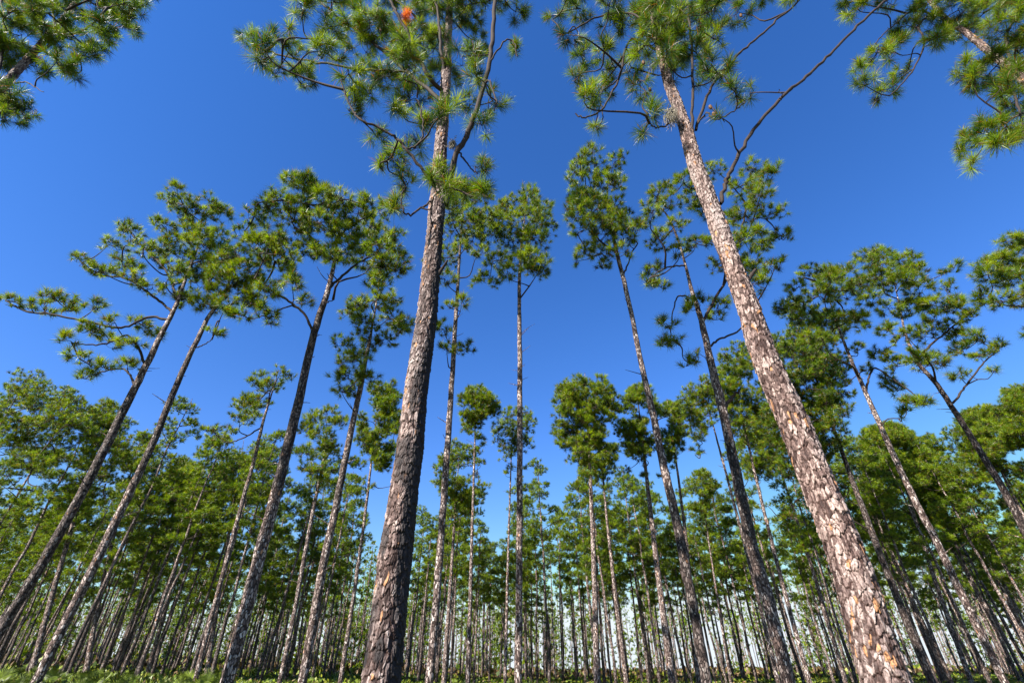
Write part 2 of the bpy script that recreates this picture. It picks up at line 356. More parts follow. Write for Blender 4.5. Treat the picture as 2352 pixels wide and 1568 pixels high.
# ------------------------------------------------------------------ traced trees
SC = 0
def make_tree(label, Y, trunk, blobs, limbs=(), near=False, dep=1.6, L=.29, K=64, width=.015, dens=1.0, char=(), crown_col=None,
              group='tall pines of the stand', brown=.09, nsnag=10, seed=0, low=-.5, cones=0, tilt_y=0.0, extra=None, cc=16, puff=1.2, tone=1.0, gw=None):
    """trunk: [(u, v, width px)], blobs: [(u, v, r px[, dy])], limbs: [[(u, v[, dy])...], width px]"""
    pts = []; rad = []
    for (u, v, wp) in trunk:
        p, t = P(u, v, Y); pts.append(p); rad.append(wp/2*t/F*(.95 if near else .88/(1+.45*((u-CX)/F)**2)))
    for i in range(len(pts)):
        pts[i] = pts[i]+np.array([0, tilt_y*(pts[i][2])/10, 0])
    pts, rad = to_ground(pts, rad)
    base = np.array([pts[0][0], pts[0][1], float(ground(pts[0][0], pts[0][1]))])
    root = empty('pine_tree', tuple(base), label, 'pine tree', group)
    zt = np.array([p[2] for p in pts])
    if near:
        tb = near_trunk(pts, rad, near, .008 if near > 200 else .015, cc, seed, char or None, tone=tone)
        me = tb.mesh('trunk', M_NEAR, base)
        link('trunk', me, root)
    else:
        tb = Buf(); n = max(20, int((zt[-1]-zt[0])/.35)); q = resample(pts, n)
        rr = np.interp(np.linspace(0, 1, n), np.linspace(0, 1, len(rad)), rad)
        zl = min(P(b_[0], b_[1], Y)[0][2] for b_ in blobs); rr = rr*(1-.45*sst((q[:, 2]-zl)/max(1, q[-1, 2]-zl)))
        c = np.ones(n)
        for (v0, v1, amt) in char:  # stem bands darkened for burnt bark and for painted-in crown shadow
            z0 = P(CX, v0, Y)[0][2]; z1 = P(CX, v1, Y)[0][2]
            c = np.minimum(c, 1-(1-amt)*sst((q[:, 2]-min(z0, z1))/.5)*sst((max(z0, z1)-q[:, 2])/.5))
        q2 = q+np.stack([R.normal(size=n), R.normal(size=n), np.zeros(n)], 1)*.006
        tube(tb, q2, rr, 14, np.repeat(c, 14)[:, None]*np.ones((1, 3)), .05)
        link('trunk', tb.mesh('trunk', M_BARK, base), root)
    zc = [P(b_[0], b_[1], Y)[0][2] for b_ in blobs]
    zlow = min(zc)
    if nsnag:
        for _ in range(0 if near else nsnag):
            sb = Buf(); snags(sb, pts, rad, 1, max(1.5, zlow-8), min(zlow+2, zt[-1]), .6)
            link('dead_branch', sb.mesh('dead_branch', M_BARK, base), root)
    # limbs
    ends = []
    for lm, wp in limbs:
        lp = []; lr = []
        for q in lm:
            dy = q[2] if len(q) > 2 else 0
            p, t = P(q[0], q[1], Y+dy); lp.append(p+np.array([0, tilt_y*p[2]/10, 0])); lr.append(wp/2*t/F)
        m = 6*len(lp); c = resample(lp, m); rr = np.linspace(lr[0]*.88, lr[-1]*.42, m)
        lb = Buf(); tube(lb, c+R.normal(size=(m, 3))*.012, rr, 8 if near else 6, C_LIMB, .12)
        link('limb', lb.mesh('limb', M_LIMB, base), root)
        ends += [c[i] for i in range(m//4, m)]
    ends = np.array(ends) if ends else np.zeros((0, 3))
    leaf = Buf(); twig = Buf(); tq = resample(pts, 120)
    bl = []
    for q in blobs:
        dy = q[3] if len(q) > 3 else R.normal()*dep*.6-(.12 if near else .3)*dep
        if len(q) <= 3: dy = max(-dep, min(dep, dy))
        p, t = P(q[0], q[1], Y+dy); bl.append((p+np.array([0, tilt_y*p[2]/10, 0]), q[2]*t/F*(1 if near else puff)))
    for (c, q) in list(bl):
        if R.random() < (.45 if near else .7):
            d = R.normal(size=3); d /= np.linalg.norm(d); bl.append((c+d*q*np.array([1.15, 1.3, .8]), q*R.uniform(.6, .85)))
    for (c, r) in bl:
        # nearest limb or a new one from the trunk
        hd = np.hypot(tq[:, 0]-c[0], tq[:, 1]-c[1]); want = c[2]-hd*.55
        i = int(np.argmin(np.abs(tq[:, 2]-want)+ (tq[:, 2] < zlow-1.0)*5)); a = tq[i]
        dl = np.linalg.norm(c-a)
        if len(ends):
            dd = np.linalg.norm(ends-c, axis=1)+np.maximum(0, ends[:, 2]-c[2])*.8; j = int(np.argmin(dd))
            if dd[j] < dl*(1.5 if near else 1.0): a = ends[j]; dl = dd[j]
        twig = Buf()
        dl = max(dl, .05)
        cv = resample(np.array([a, a+(c-a)*.33+R.normal(size=3)*.09*dl-np.array([0, 0, .05*dl]), a+(c-a)*.7+R.normal(size=3)*.07*dl-np.array([0, 0, .10*dl]), c]), 10)
        r0 = min(.010+.016*dl, .05) if not near else min(.008+.013*dl, .04)
        tube(twig, cv, np.linspace(r0, .009, 10), 6 if near else 5, C_LIMB, .1)
        ends = np.vstack([ends, cv[3:]])
        k = dens*(13*(r/.4)**2 if near else 20*(r/.5)**2)
        clump(twig, leaf, c, c, (r*1.08, r*1.08, r*.9), max(3, int(k)), L*R.uniform(.75, 1.12), K, width, bool(near), .0055 if near else .008, brown, 4 if near else 3, gw, low)
        link('branch', twig.mesh('branch', M_LIMB, base), root)
    cr = link('crown', leaf.mesh('crown', M_NEEDLE, base), root)
    if extra: extra(root, base, Y)
    return root

def oval(u0, v0, u1, v1, n, r=None, skew=0.0):
    """clumps filling an uneven oval of the view"""
    out = []; cu, cv = (u0+u1)/2, (v0+v1)/2; a, b_ = (u1-u0)/2, (v1-v0)/2; r = r or min(18, max(9, a*.22)); n = int(max(n*1.5, a*b_*math.pi/(r*r*1.8)))
    k = 0
    while len(out) < n and k < 4000:
        k += 1
        x, y = R.uniform(-1, 1), R.uniform(-1, 1)
        lim = 1.0 if y < 0 else 1-.35*y
        if (x/lim)**2+y*y > 1 or R.random() < .15: continue
        q = (cu+x*(a-r*.5)+skew*y*b_, cv+y*(b_-r*.6))
        if k < 1500 and vnoise(np.array([q[0]/34]), np.array([q[1]/26]), 77)[0] < .36: continue
        if any((q[0]-o[0])**2+(q[1]-o[1])**2 < (r*.75)**2 for o in out) and k < 2000: continue
        out.append((q[0], q[1], r*R.uniform(.75, 1.2)))
    for _ in range(4): out.append((cu+R.normal()*a*.35, v1+R.uniform(.05, .35)*b_, r*R.uniform(.4, .65)))
    return out

def rag(root, base, Y, u, v, dy, w_, h_, n, name='moss', col=(.30, .27, .21)):
    b = Buf(); c, t = P(u, v, Y+dy); sw = w_*t/F; sh = h_*t/F
    for _ in range(n):
        p = c+np.array([R.normal()*sw*.4, R.normal()*sw*.4, R.normal()*sh*.35]); l = sh*(.2+.4*R.random())
        q = np.array([p, p+np.array([R.normal()*.03, R.normal()*.03, -l*.5]), p+np.array([R.normal()*.05, R.normal()*.05, -l])])
        tube(b, q, np.array([.006, .005, .002]), 3, np.array(col)*(.7+.6*R.random()))
    link(name, b.mesh(name, M_MOSS, base), root)
def cone(root, base, Y, u, v, dy=0, s=.036):
    b = Buf(); c, t = P(u, v, Y+dy); z = np.linspace(-1, 1, 9); r = np.sqrt(1-(z*.95)**2)*s*(.75+.35*(np.arange(9) % 2))
    tube(b, c+np.stack([z*.2*s, z*.1*s, -z*s*1.5], 1), r, 9, (.16, .09, .05), .15)
    link('pine_cone', b.mesh('pine_cone', M_LIMB, base), root)

# --- A: the big dark trunk left of centre
def exA(root, base, Y):
    rag(root, base, Y, 1040, 330, -.2, 9, 22, 120)
    b = Buf(); c, t = P(932, 34, Y-.9); n = 4
    pos = c+R.normal(size=(n, 3))*.05; needles(b, pos, np.tile([0, 0, -.4], (n, 1))+rvec(n)*.7, .24, 80, .006, True, 0, dead=np.ones(n, bool))
    link('dead_needles', b.mesh('dead_needles', M_NEEDLE, base), root)
    for (u, v) in ((905, 24), (874, 70), (1062, 112)): cone(root, base, Y, u, v)
    b = Buf(); a, t = P(985, 660, Y); e, _ = P(1028, 598, Y-.1); tube(b, curve3(a, e, 0, 7, .03), np.linspace(.05, .018, 7), 8, C_LIMB*.6, .15)
    link('broken_branch', b.mesh('broken_branch', M_LIMB, base), root)
A_blobs = [(575,90,26),(610,120,30),(650,90,32),(690,140,34),(640,160,24),(740,120,34),(760,60,32),(700,185,28),(800,170,32),(808,245,26),(830,100,40),(850,45,42),(690,8,36),(765,5,36),
 (900,95,42),(955,40,40),(880,175,40),(935,150,44),(960,215,38),(1000,110,42),(1052,60,42),(1062,130,38),(1015,20,42),(1085,10,36),(1098,95,30),(1185,28,24),(1186,115,22),(1092,175,30),
 (1132,232,28),(1108,288,26),(985,285,28),(1020,175,36),(1080,240,24),(862,312,26),(872,382,26),(905,350,24),(935,420,30),(905,468,20),(1000,400,28),(1022,430,30),(1095,385,28),(1062,440,32),
 (1112,440,24),(955,340,22),(850,215,26),(1020,260,26),(920,260,20),(900,-40,55),(1000,-50,60),(1100,-50,55),(800,-40,50),(1000,-150,80),(1100,-150,70),(700,-60,50),(880,-140,70)]
A_limbs = [([(1024,470),(1044,370,-.1),(1079,295,-.2),(1104,220,-.3),(1124,140,-.4),(1134,50,-.5),(1138,-40,-.6),(1140,-120,-.7)],17),
 ([(1022,215),(984,175,-.4),(959,120,-.6),(929,60,-.9),(899,10,-1.1),(880,-40,-1.3)],12),
 ([(1024,185),(1012,100,-.3),(1006,40,-.4),(996,-30,-.5)],10),
 ([(1012,450),(974,395,-.3),(934,345,-.5),(914,320,-.6),(874,295,-.7),(829,275,-.8),(809,250,-.8),(789,205,-.9)],9),
 ([(1020,235),(934,165,.3),(850,92,.5),(784,45,.6),(720,-10,.8)],11),
 ([(934,165,.3),(850,160,.5),(740,145,.7),(665,132,.8),(600,112,.9),(560,88,.9)],7),
 ([(934,345,-.5),(965,325,-.6),(972,280,-.7),(958,225,-.8)],6),
 ([(1000,455),(970,475,-.3),(935,492,-.5),(922,465,-.6),(925,430,-.7)],6),
 ([(1104,220,-.3),(1120,185,-.5),(1140,230,-.6),(1135,255,-.7)],6),
 ([(1118,150,-.4),(1160,95,-.6),(1182,100,-.6),(1186,130,-.6)],5),
 ([(1054,350),(1080,385,.3),(1100,400,.4)],5)]
make_tree('massive pine left of centre, dark bark with black shaded side and forked top', 6.4,
 [(872,1590,92),(877,1545,88),(905,1300,76),(945,1000,58),(962,850,52),(983,700,46),(1003,480,36),(1014,320,29),(1024,180,22),(1030,60,17),(1036,-60,13),(1040,-160,9)],
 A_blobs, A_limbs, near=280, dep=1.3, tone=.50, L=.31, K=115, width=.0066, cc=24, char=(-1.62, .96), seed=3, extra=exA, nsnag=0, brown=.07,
 gw=(.18, .28, .27, .17, .10), group='two great pines in front')

# --- B: the big pale trunk leaning in from the right
def exB(root, base, Y):
    rag(root, base, Y, 1540, 262, -.2, 16, 40, 260)
    rag(root, base, Y, 1500, 150, -.2, 14, 20, 90)
    for (u, v) in ((1478, 144), (1493, 206), (1640, 262), (1632, 246), (1702, 36), (1570, 70)): cone(root, base, Y, u, v, -.4)
    b = Buf(); a, t = P(1712, 655, Y); e, _ = P(1736, 618, Y-.1); tube(b, curve3(a, e, 0, 6, .03), np.linspace(.045, .02, 6), 8, C_LIMB, .15)
    link('broken_branch', b.mesh('broken_branch', M_LIMB, base), root)
B_blobs = [(1275,40,22),(1308,80,28),(1342,130,32),(1320,182,24),(1340,232,28),(1382,205,32),(1390,120,28),(1365,288,14),(1400,60,32),(1335,20,34),(1400,5,36),(1450,40,38),(1482,105,38),
 (1450,155,28),(1470,198,28),(1490,262,28),(1500,30,44),(1560,20,44),(1560,95,38),(1620,30,42),(1600,125,36),(1645,90,36),(1662,158,32),(1690,200,26),(1722,214,20),(1660,272,22),(1620,182,26),
 (1700,30,32),(1640,-20,46),(1760,-30,36),(1830,-25,30),(1548,160,28),(1510,-60,60),(1600,-80,66),(1420,-50,50),(1310,-30,40),(1515,105,24,-.5),(1502,45,28,-.5),(1532,65,26,-.6),(1522,140,20,-.45),(1545,35,30,-.6),(1505,0,34,-.5),(1700,-90,60),(1900,-90,40),(2040,-60,40),(2110,-90,50),(2000,-130,50)]
B_limbs = [([(1656,470),(1664,425),(1680,390,-.1),(1730,300,-.2),(1790,230,-.3),(1860,170,-.3),(1920,112,-.4),(1990,40,-.4),(2040,-5,-.5),(2090,-70,-.6)],11),
 ([(1594,360),(1591,280,-.1),(1591,200,-.2),(1588,100,-.3),(1578,0,-.4),(1570,-70,-.5)],9),
 ([(1598,300),(1633,200,-.2),(1678,145,-.3),(1718,105,-.4),(1788,45,-.5),(1838,0,-.6),(1880,-50,-.6)],8),
 ([(1598,290),(1622,262,-.2),(1645,274,-.3),(1690,252,-.4),(1712,232,-.4)],5),
 ([(1520,120),(1449,92,.2),(1419,185,.3),(1385,248,.4),(1345,270,.4),(1322,262,.4)],7),
 ([(1419,185,.3),(1380,215,.4),(1385,270,.5),(1368,300,.5)],4),
 ([(1500,60),(1440,30,.2),(1370,40,.4),(1300,75,.5),(1270,45,.5)],6),
 ([(1552,270),(1525,290,-.2),(1495,288,-.3),(1488,262,-.3)],5),
 ([(1790,230,-.3),(1795,222,-.5),(1790,205,-.6)],3)]
make_tree('massive pale flaking pine leaning in from the right with long arching bare limb', 5.8,
 [(2045,1600,108),(2030,1555,104),(1998,1449,98),(1968,1344,90),(1933,1244,82),(1893,1144,76),(1848,1034,70),(1803,924,64),(1753,809,57),(1723,715,50),(1688,625,46),(1658,540,41),(1625,450,37),(1598,380,33),(1580,315,30),(1564,265,27),(1534,185,22),(1515,110,17),(1500,30,14),(1490,-60,11),(1480,-150,8)],
 B_blobs, B_limbs, near=300, dep=1.2, tone=.54, L=.31, K=115, width=.0066, cc=24, seed=21, extra=exB, nsnag=0, brown=.08,
 gw=(.22, .30, .25, .14, .09), group='two great pines in front')

# --- C: top right corner
make_tree('pine whose pale top trunk crosses the upper right corner among hanging tufts', 7.0,
 [(2900,640,22),(2700,475,21),(2520,320,19),(2352,185,16),(2265,112,14),(2220,75,12),(2175,45,10),(2130,-5,8),(2080,-60,6)],
 [(1970,20,24),(1955,-5,22),(2010,130,26),(2052,118,28),(1985,195,22),(2030,212,24),(2068,170,24),(2090,60,30),(2130,20,34),(2040,5,28),(2150,90,24),(2200,20,36),(2260,30,38),(2310,50,40),(2335,110,40),
  (2280,150,36),(2212,160,28),(2240,182,26),(2330,175,34),(2330,230,36),(2300,200,26),(2312,290,32),(2260,290,28),(2228,340,28),(2228,372,20),(2345,295,32),(2290,335,24),(2380,100,50),(2400,250,50),(2190,62,18,-.5),(2285,120,22,-.6),(2330,165,26,-.6),(2150,-50,50),(2280,-50,60),(2400,-10,60),(2460,180,60),(2350,-20,40)],
 [([(2150,20),(2110,60,-.1),(2125,95,-.2),(2095,165,-.3),(2045,220,-.4)],6),
  ([(2170,40),(2100,25,-.2),(2050,60,-.4),(2010,100,-.5)],5),
  ([(2330,160),(2310,95,-.2),(2330,40,-.4),(2350,-20,-.5)],8),
  ([(2440,250),(2350,262,-.2),(2300,290,-.3),(2250,330,-.5)],7),
  ([(2300,140),(2325,200,-.2),(2345,270,-.4),(2350,310,-.5)],7)],
 near=90, dep=.9, tone=.46, L=.30, K=105, width=.0075, cc=10, seed=41, nsnag=0, dens=1.1, group='near pines reaching in at the top corners')

# --- D: top left corner
make_tree('pine whose dark crown hangs into the upper left corner of the sky', 7.0,
 [(-900,1000,28),(-600,735,28),(-300,470,26),(-60,260,22),(-20,225,19),(60,140,14),(120,70,11),(170,10,9),(210,-60,7)],
 [(20,30,34),(60,8,34),(110,30,38),(160,20,38),(220,10,38),(280,10,34),(328,8,20),(50,80,38),(110,90,36),(170,92,34),(220,62,34),(268,50,28),(300,68,18),(130,142,34),(170,168,22),(72,150,32),(232,118,16),
  (200,122,22),(12,120,34),(20,205,28),(50,248,28),(10,262,34),(-40,100,60),(-40,220,50),(100,-50,60),(200,-60,60),(300,-60,50),(0,-40,60)],
 [([(-30,235),(5,130,-.2),(8,50,-.4),(0,-20,-.5)],8),
  ([(100,100),(125,60,-.2),(112,0,-.3),(100,-60,-.4)],8),
  ([(90,120),(150,85,.2),(205,60,.3),(260,10,.4),(310,-20,.4)],7),
  ([(-20,240),(30,225,-.2),(55,245,-.3)],5),
  ([(35,190),(60,190,-.2),(100,212,-.4)],4)],
 near=90, dep=.9, tone=.46, L=.30, K=105, width=.0075, cc=10, seed=51, nsnag=0, dens=1.1, brown=.05, gw=(.35,.3,.2,.1,.05), group='near pines reaching in at the top corners')

# --- the middle distance
make_tree('straight slender pine standing alone against the sky at the centre', 18.5,
 [(1191,1560,19),(1192,1400,18),(1193,1200,16.5),(1194,1000,14.5),(1194,850,13),(1193,700,10),(1194,620,9),(1200,540,7),(1212,450,4)],
 [(1215,450,24),(1180,472,26),(1245,478,24),(1150,500,26),(1200,508,34),(1255,528,22),(1130,540,28),(1175,550,30),(1230,556,30),(1145,598,26),(1195,600,28),(1250,605,20),(1112,640,18),(1135,652,14),(1165,622,20),(1225,620,16),(1240,500,20),(1220,590,22)])
make_tree('slender pine just right of the dark great trunk, small clumps down its stem', 17.0,
 [(985,1580,22),(1000,1400,21),(1012,1250,19),(1024,1080,17),(1033,950,15),(1043,790,12),(1050,680,10),(1056,580,8),(1062,500,6),(1062,440,4)],
 [(1060,445,26),(1030,480,30),(1080,500,30),(1040,530,32),(1085,552,26),(1108,580,16),(1030,590,26),(1022,640,22),(1060,695,16),(1030,702,16),(1018,755,22),(1058,806,18),(1026,800,16),(1110,450,22),(1120,500,22),(1100,530,18)],
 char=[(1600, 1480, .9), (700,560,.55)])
make_tree('slightly bent pine with tall oval crown right of centre, blackened lower trunk', 14.5,
 [(1625,1575,30),(1600,1440,28),(1575,1300,27),(1548,1170,24),(1522,1060,21),(1500,950,18),(1472,830,14),(1448,710,12),(1422,600,11),(1408,540,9),(1395,460,7),(1400,385,4)],
 [(1412,372,20),(1365,384,24),(1328,385,20),(1345,425,32),(1390,430,34),(1418,418,18),(1330,475,26),(1370,480,34),(1410,480,28),(1438,500,22),(1462,520,18),(1340,530,26),(1390,538,32),(1440,545,22),(1340,578,22),(1380,580,24),(1325,600,14),(1418,572,18),(1350,455,26),(1385,505,28)],
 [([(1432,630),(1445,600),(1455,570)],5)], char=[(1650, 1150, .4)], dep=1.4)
make_tree('crooked twin limbed pine half hidden behind the pale leaning trunk, shadow painted dark at mid stem', 14.5,
 [(1815,1580,40),(1795,1500,38),(1762,1370,37),(1730,1260,34),(1700,1130,30),(1675,1010,26),(1655,920,25),(1632,830,20),(1612,740,17),(1590,670,14),(1572,600,11),(1555,540,8)],
 [(1570,420,26),(1512,445,22),(1540,470,26),(1640,392,22),(1728,388,24),(1765,402,20),(1702,430,28),(1600,450,30),(1500,490,20),(1552,520,26),(1742,450,26),(1712,492,32),(1770,490,20),(1795,540,20),(1752,552,28),
  (1702,552,28),(1510,562,22),(1560,580,20),(1600,560,26),(1498,620,20),(1482,645,16),(1520,660,16),(1720,602,28),(1780,610,20),(1740,650,26),(1600,690,20),(1530,742,20),(1548,782,20),(1580,832,18),(1650,700,22),(1640,610,22)],
 [([(1560,555),(1535,500),(1505,465)],6),([(1612,745),(1640,690,.6),(1680,620,1),(1700,540,1.4),(1715,470,1.6)],9),([(1600,690),(1560,680,-.4),(1545,720,-.6),(1540,770,-.8)],5),
  ([(1625,800),(1650,780,.3),(1700,755,.6),(1740,690,1)],7),([(1662,940),(1680,915),(1702,893,-.2)],12),([(1575,610),(1530,615,-.3),(1490,640,-.5)],5)],
 char=[(1330, 1000, .38),(1600,1500,.5)], dep=1.8)  # middle band: crown shadow painted into the bark colour
make_tree('leftmost tall pine leaning right, long bare boughs sweeping to the left edge', 16.0,
 [(-55,1560,36),(0,1450,34),(75,1330,33),(150,1200,31),(225,1060,28),(290,930,24),(330,850,20),(362,785,17),(404,700,14),(430,630,11),(455,560,8),(465,490,5)],
 [(20,688,16),(60,700,20),(120,682,20),(100,712,16),(170,702,20),(220,704,18),(260,735,15),(190,602,20),(230,622,22),(280,602,22),(175,590,14),(250,562,18),(300,530,22),(330,570,24),(362,600,24),(385,562,20),
  (310,642,22),(350,662,24),(320,742,22),(350,762,20),(300,790,22),(250,782,22),(200,762,22),(160,782,20),(180,822,22),(240,842,20),(205,862,18),(290,832,18),(400,620,24),(420,470,26),(390,462,18),(452,490,28),
  (382,522,20),(430,540,28),(480,470,24),(508,490,22),(500,540,22),(462,560,26),(310,545,16),(420,590,22)],
 [([(385,735),(340,728),(280,752,-.3),(200,738,-.6),(120,722,-.8),(60,715,-1),(12,690,-1)],7),([(395,715),(350,680,.3),(290,640,.6),(220,630,.9),(185,600,1)],7),
  ([(335,845),(318,800,-.3),(290,770,-.5),(240,790,-.8),(180,790,-1)],7),([(312,890),(290,850,.2),(250,850,.4),(205,865,.5)],6),([(410,690),(380,620,.4),(340,580,.6),(300,535,.8)],7)],
 dep=1.5, char=[(1600, 880, .45)], dens=.9, nsnag=14)
make_tree('second tall pine from the left edge, speckled slim trunk under a flat crown', 16.5,
 [(75,1580,34),(150,1430,31),(250,1230,27),(300,1125,24),(350,1020,21),(390,920,18),(420,850,16),(448,790,14),(478,730,12),(505,690,11),(530,640,8),(545,590,5)],
 [(460,600,26),(502,578,28),(545,590,28),(572,620,26),(502,640,30),(452,650,22),(542,650,26),(592,650,22),(420,690,22),(470,700,24),(520,702,20),(602,602,22),(490,762,14),(400,655,18),(480,620,26),(560,690,18)],
 [([(492,712),(470,690),(440,680,-.3),(415,690,-.4)],6),([(445,800),(470,790),(486,780)],4)], dens=1.1, char=[(1100,800,.5)], nsnag=14)
make_tree('broad crowned dark pine left of the great trunk, spreading over the skyline', 14.0,
 [(515,1590,40),(560,1420,38),(600,1260,35),(640,1110,31),(672,980,27),(695,880,23),(718,780,20),(735,720,18),(752,670,16),(768,600,12),(772,540,9),(760,480,6)],
 [(700,432,26),(740,450,28),(650,460,28),(612,470,26),(780,460,28),(822,490,28),(582,500,24),(670,510,32),(730,510,36),(560,540,26),(620,552,32),(790,532,34),(850,522,28),(872,570,28),(902,562,22),(890,612,28),
  (920,592,18),(702,572,28),(640,602,28),(762,590,28),(830,592,28),(862,642,22),(670,650,22),(622,662,24),(580,692,24),(620,730,20),(552,722,20),(702,690,16),(880,480,22),(842,462,18),(690,470,26),(760,490,28),(650,560,28),(590,560,24),(830,550,26)],
 [([(722,775),(700,722),(660,690,-.3),(620,665,-.6),(585,640,-.8)],8),([(752,665),(790,630,.3),(830,600,.6),(870,580,.8)],8),([(768,600),(730,560,.4),(690,520,.6),(650,480,.8)],8),
  ([(770,560),(800,520,-.3),(840,500,-.5)],7),([(728,740),(745,700,-.2),(765,688,-.4)],5)], dens=1.15, char=[(1150, 690, .35)], dep=1.9, nsnag=16)
make_tree('loose tapering pine between the broad crown and the great dark trunk', 18.0,
 [(690,1590,25),(715,1450,24),(742,1300,22),(768,1180,20),(790,1070,18),(812,960,16),(828,890,14),(845,800,11),(858,730,8),(872,650,5)],
 [(880,648,20),(900,690,20),(860,690,24),(822,700,24),(800,722,18),(840,740,26),(900,722,22),(930,740,20),(790,790,24),(822,820,26),(850,790,22),(882,780,26),(800,860,24),(785,900,18),(830,850,20),(852,870,20),(920,760,18),(880,620,18),(810,900,16)],
 char=[(1180, 1000, .5)], nsnag=12, brown=.09)
make_tree('thin pine with stepped separate clumps below the broad crown', 25.0,
 [(445,1575,15),(490,1400,14),(530,1250,13),(560,1140,12),(585,1050,10),(605,965,8),(622,910,6),(640,850,4)],
 [(645,855,15),(600,868,16),(580,880,15),(615,895,18),(570,920,20),(550,930,16),(600,925,18),(545,958,18),(570,965,16),(490,985,14),(510,1000,12),(530,985,12),(640,890,13),(585,945,16)], [([(602,980),(560,1005),(520,1015),(488,990)],4)], K=44, width=.02)
make_tree('pine with twin thin dark stems behind the thick speckled trunk', 27,
 [(640,1575,14),(668,1450,13),(690,1330,12),(710,1220,11),(728,1130,9),(742,1060,7),(752,980,5)], [(722,960,20),(752,950,22),(702,990,20),(780,970,18),(740,1000,26),(702,1040,22),(762,1040,26),(730,1080,22),(800,1062,18),(740,1100,16),(690,1070,14)], K=44, width=.02)
def quick(label, H, base, top, wpx, box, n, **kw):
    """a smaller tree: base / top in the view, H its height (sets its distance)"""
    d = P(top[0], top[1], 1.0)[0]; Y = (H-CAM_H)/(d[2]-CAM_H)
    bu, bv = base; tu, tv = top; tr = []
    bow = R.normal()*6
    for f in np.linspace(0, 1, 8):
        tr.append((bu+(tu-bu)*f+bow*math.sin(f*math.pi), bv+(tv-bv)*f, wpx*(1-.85*f**1.3)))
    kw.setdefault('K', 42); kw.setdefault('width', .021)
    return make_tree(label, Y, tr, oval(*box, n), dep=(box[2]-box[0])/2*.8*Y/.9/F, puff=1.22, **kw)
quick('rounded pine crown behind the left flank of the great dark trunk', 19, (780,1575), (872,885), 13, (822,872,925,1085), 15, dens=1.1)
quick('small ball topped pine between the slender stem and the lone central pine', 18, (1074,1575), (1094,890), 12, (1050,884,1146,1015), 11)
quick('narrow pine with ragged crown just left of the lone central pine', 17.5, (1018,1575), (1056,1020), 13, (1000,1015,1122,1190), 14, dens=.8)
quick('wispy sparse pine close behind the lone central trunk', 18, (1160,1575), (1178,940), 9, (1128,932,1232,1065), 8, dens=.5)
quick('bright full crowned pine between the central pine and the bent pine', 19, (1372,1575), (1343,856), 18, (1268,848,1420,1075), 25, dens=1.15, gw=(.08,.2,.32,.25,.15))
quick('darker thin pine just right of the bright full crown', 17, (1440,1575), (1376,1000), 13, (1338,975,1425,1110), 9)
quick('rounded pine left behind the bent trunk', 19, (1545,1575), (1462,888), 20, (1415,882,1520,1060), 15, dens=1.1)
quick('rounded pine close right behind the bent trunk', 19, (1606,1575), (1532,915), 14, (1500,912,1576,1065), 12)
quick('open crowned pine showing left of the shadow painted stem', 19, (1790,1575), (1606,860), 13, (1562,852,1652,1015), 11, dens=.7)
quick('pine rising directly behind the shadow painted stem with ragged top', 19, (1862,1575), (1680,850), 15, (1632,790,1770,990), 15, dens=.8)
quick('thin pine in the gap between the shadow painted stem and the pale leaning trunk', 19, (1945,1575), (1752,960), 14, (1690,935,1810,1130), 14, dens=.75)
quick('small tufted pine low between the bent pine and the shadow painted stem', 16, (1680,1575), (1605,1085), 8, (1570,1075,1650,1190), 7, dens=.7)
quick('dark trunked pine crowding the right flank of the pale leaning trunk', 20, (2150,1590), (1840,770), 27, (1745,690,1955,1130), 34, dens=.9, char=[(1650, 700, .4)], gw=(.35,.3,.2,.1,.05))
make_tree('tall pine right of the pale leaning trunk with one limb bearing a lone dark clump', 18.5,
 [(2325,1600,28),(2290,1530,27),(2200,1345,25),(2150,1240,23),(2100,1145,20),(2050,1040,17),(2010,950,15),(1970,860,12),(1940,790,10),(1915,720,7),(1895,650,4)],
 [(1860,622,22),(1900,632,24),(1940,628,24),(1830,660,22),(1880,680,28),(1930,680,30),(1975,650,24),(1990,690,22),(1820,700,20),(1850,730,26),(1900,735,28),(1950,740,24),(1890,780,20),(1860,770,18),(1975,730,20),(1970,800,16),(2040,880,15),(2065,895,17),(2085,925,17),(2120,925,15),(2070,950,13),(1990,850,12),(1940,880,12)],
 [([(1990,900),(1995,870),(2010,845),(2050,870,-.3),(2100,905,-.5)],6)], dens=1.1)
make_tree('tall pine with wide airy crown near the right edge and forked limb', 18.0,
 [(2520,1590,30),(2440,1400,29),(2380,1270,27),(2320,1150,24),(2260,1050,21),(2200,955,18),(2150,880,15),(2110,835,12),(2085,780,9),(2065,700,6),(2050,620,4)],
 [(1985,590,20),(2030,595,24),(2080,600,26),(2110,620,22),(2010,640,26),(2060,650,30),(2110,660,26),(2175,625,15),(2170,660,18),(2140,700,26),(2090,710,28),(2040,710,24),(2190,700,22),(2230,720,20),(2190,750,24),(2130,760,28),(2080,770,24),(2240,770,18),(2290,800,14),(2260,810,18),(2210,800,22),(2040,760,22),(2020,810,20),(2100,820,24),(2150,830,22),(2200,860,16),(2285,850,11),(2060,840,18)],
 [([(2190,925),(2220,885,-.2),(2262,830,-.4),(2295,805,-.5)],6),([(2105,830),(2140,790,.3),(2190,750,.5),(2225,720,.7)],7)], dens=1.0, char=[(1300,800,.45)])
make_tree('pine crown jutting in at the right edge below the hanging tufts', 16.0,
 [(3000,1560,32),(2780,1200,27),(2600,930,20),(2480,740,14),(2430,650,9),(2400,580,5)],
 [(2300,600,24),(2340,580,26),(2270,630,24),(2320,640,28),(2360,620,30),(2260,680,18),(2300,690,22),(2345,690,20),(2400,600,30),(2400,660,30),(2440,700,30),(2380,560,24),(2420,750,26)], [([(2470,740),(2420,710),(2360,705),(2300,700)],6)], dens=1.15)
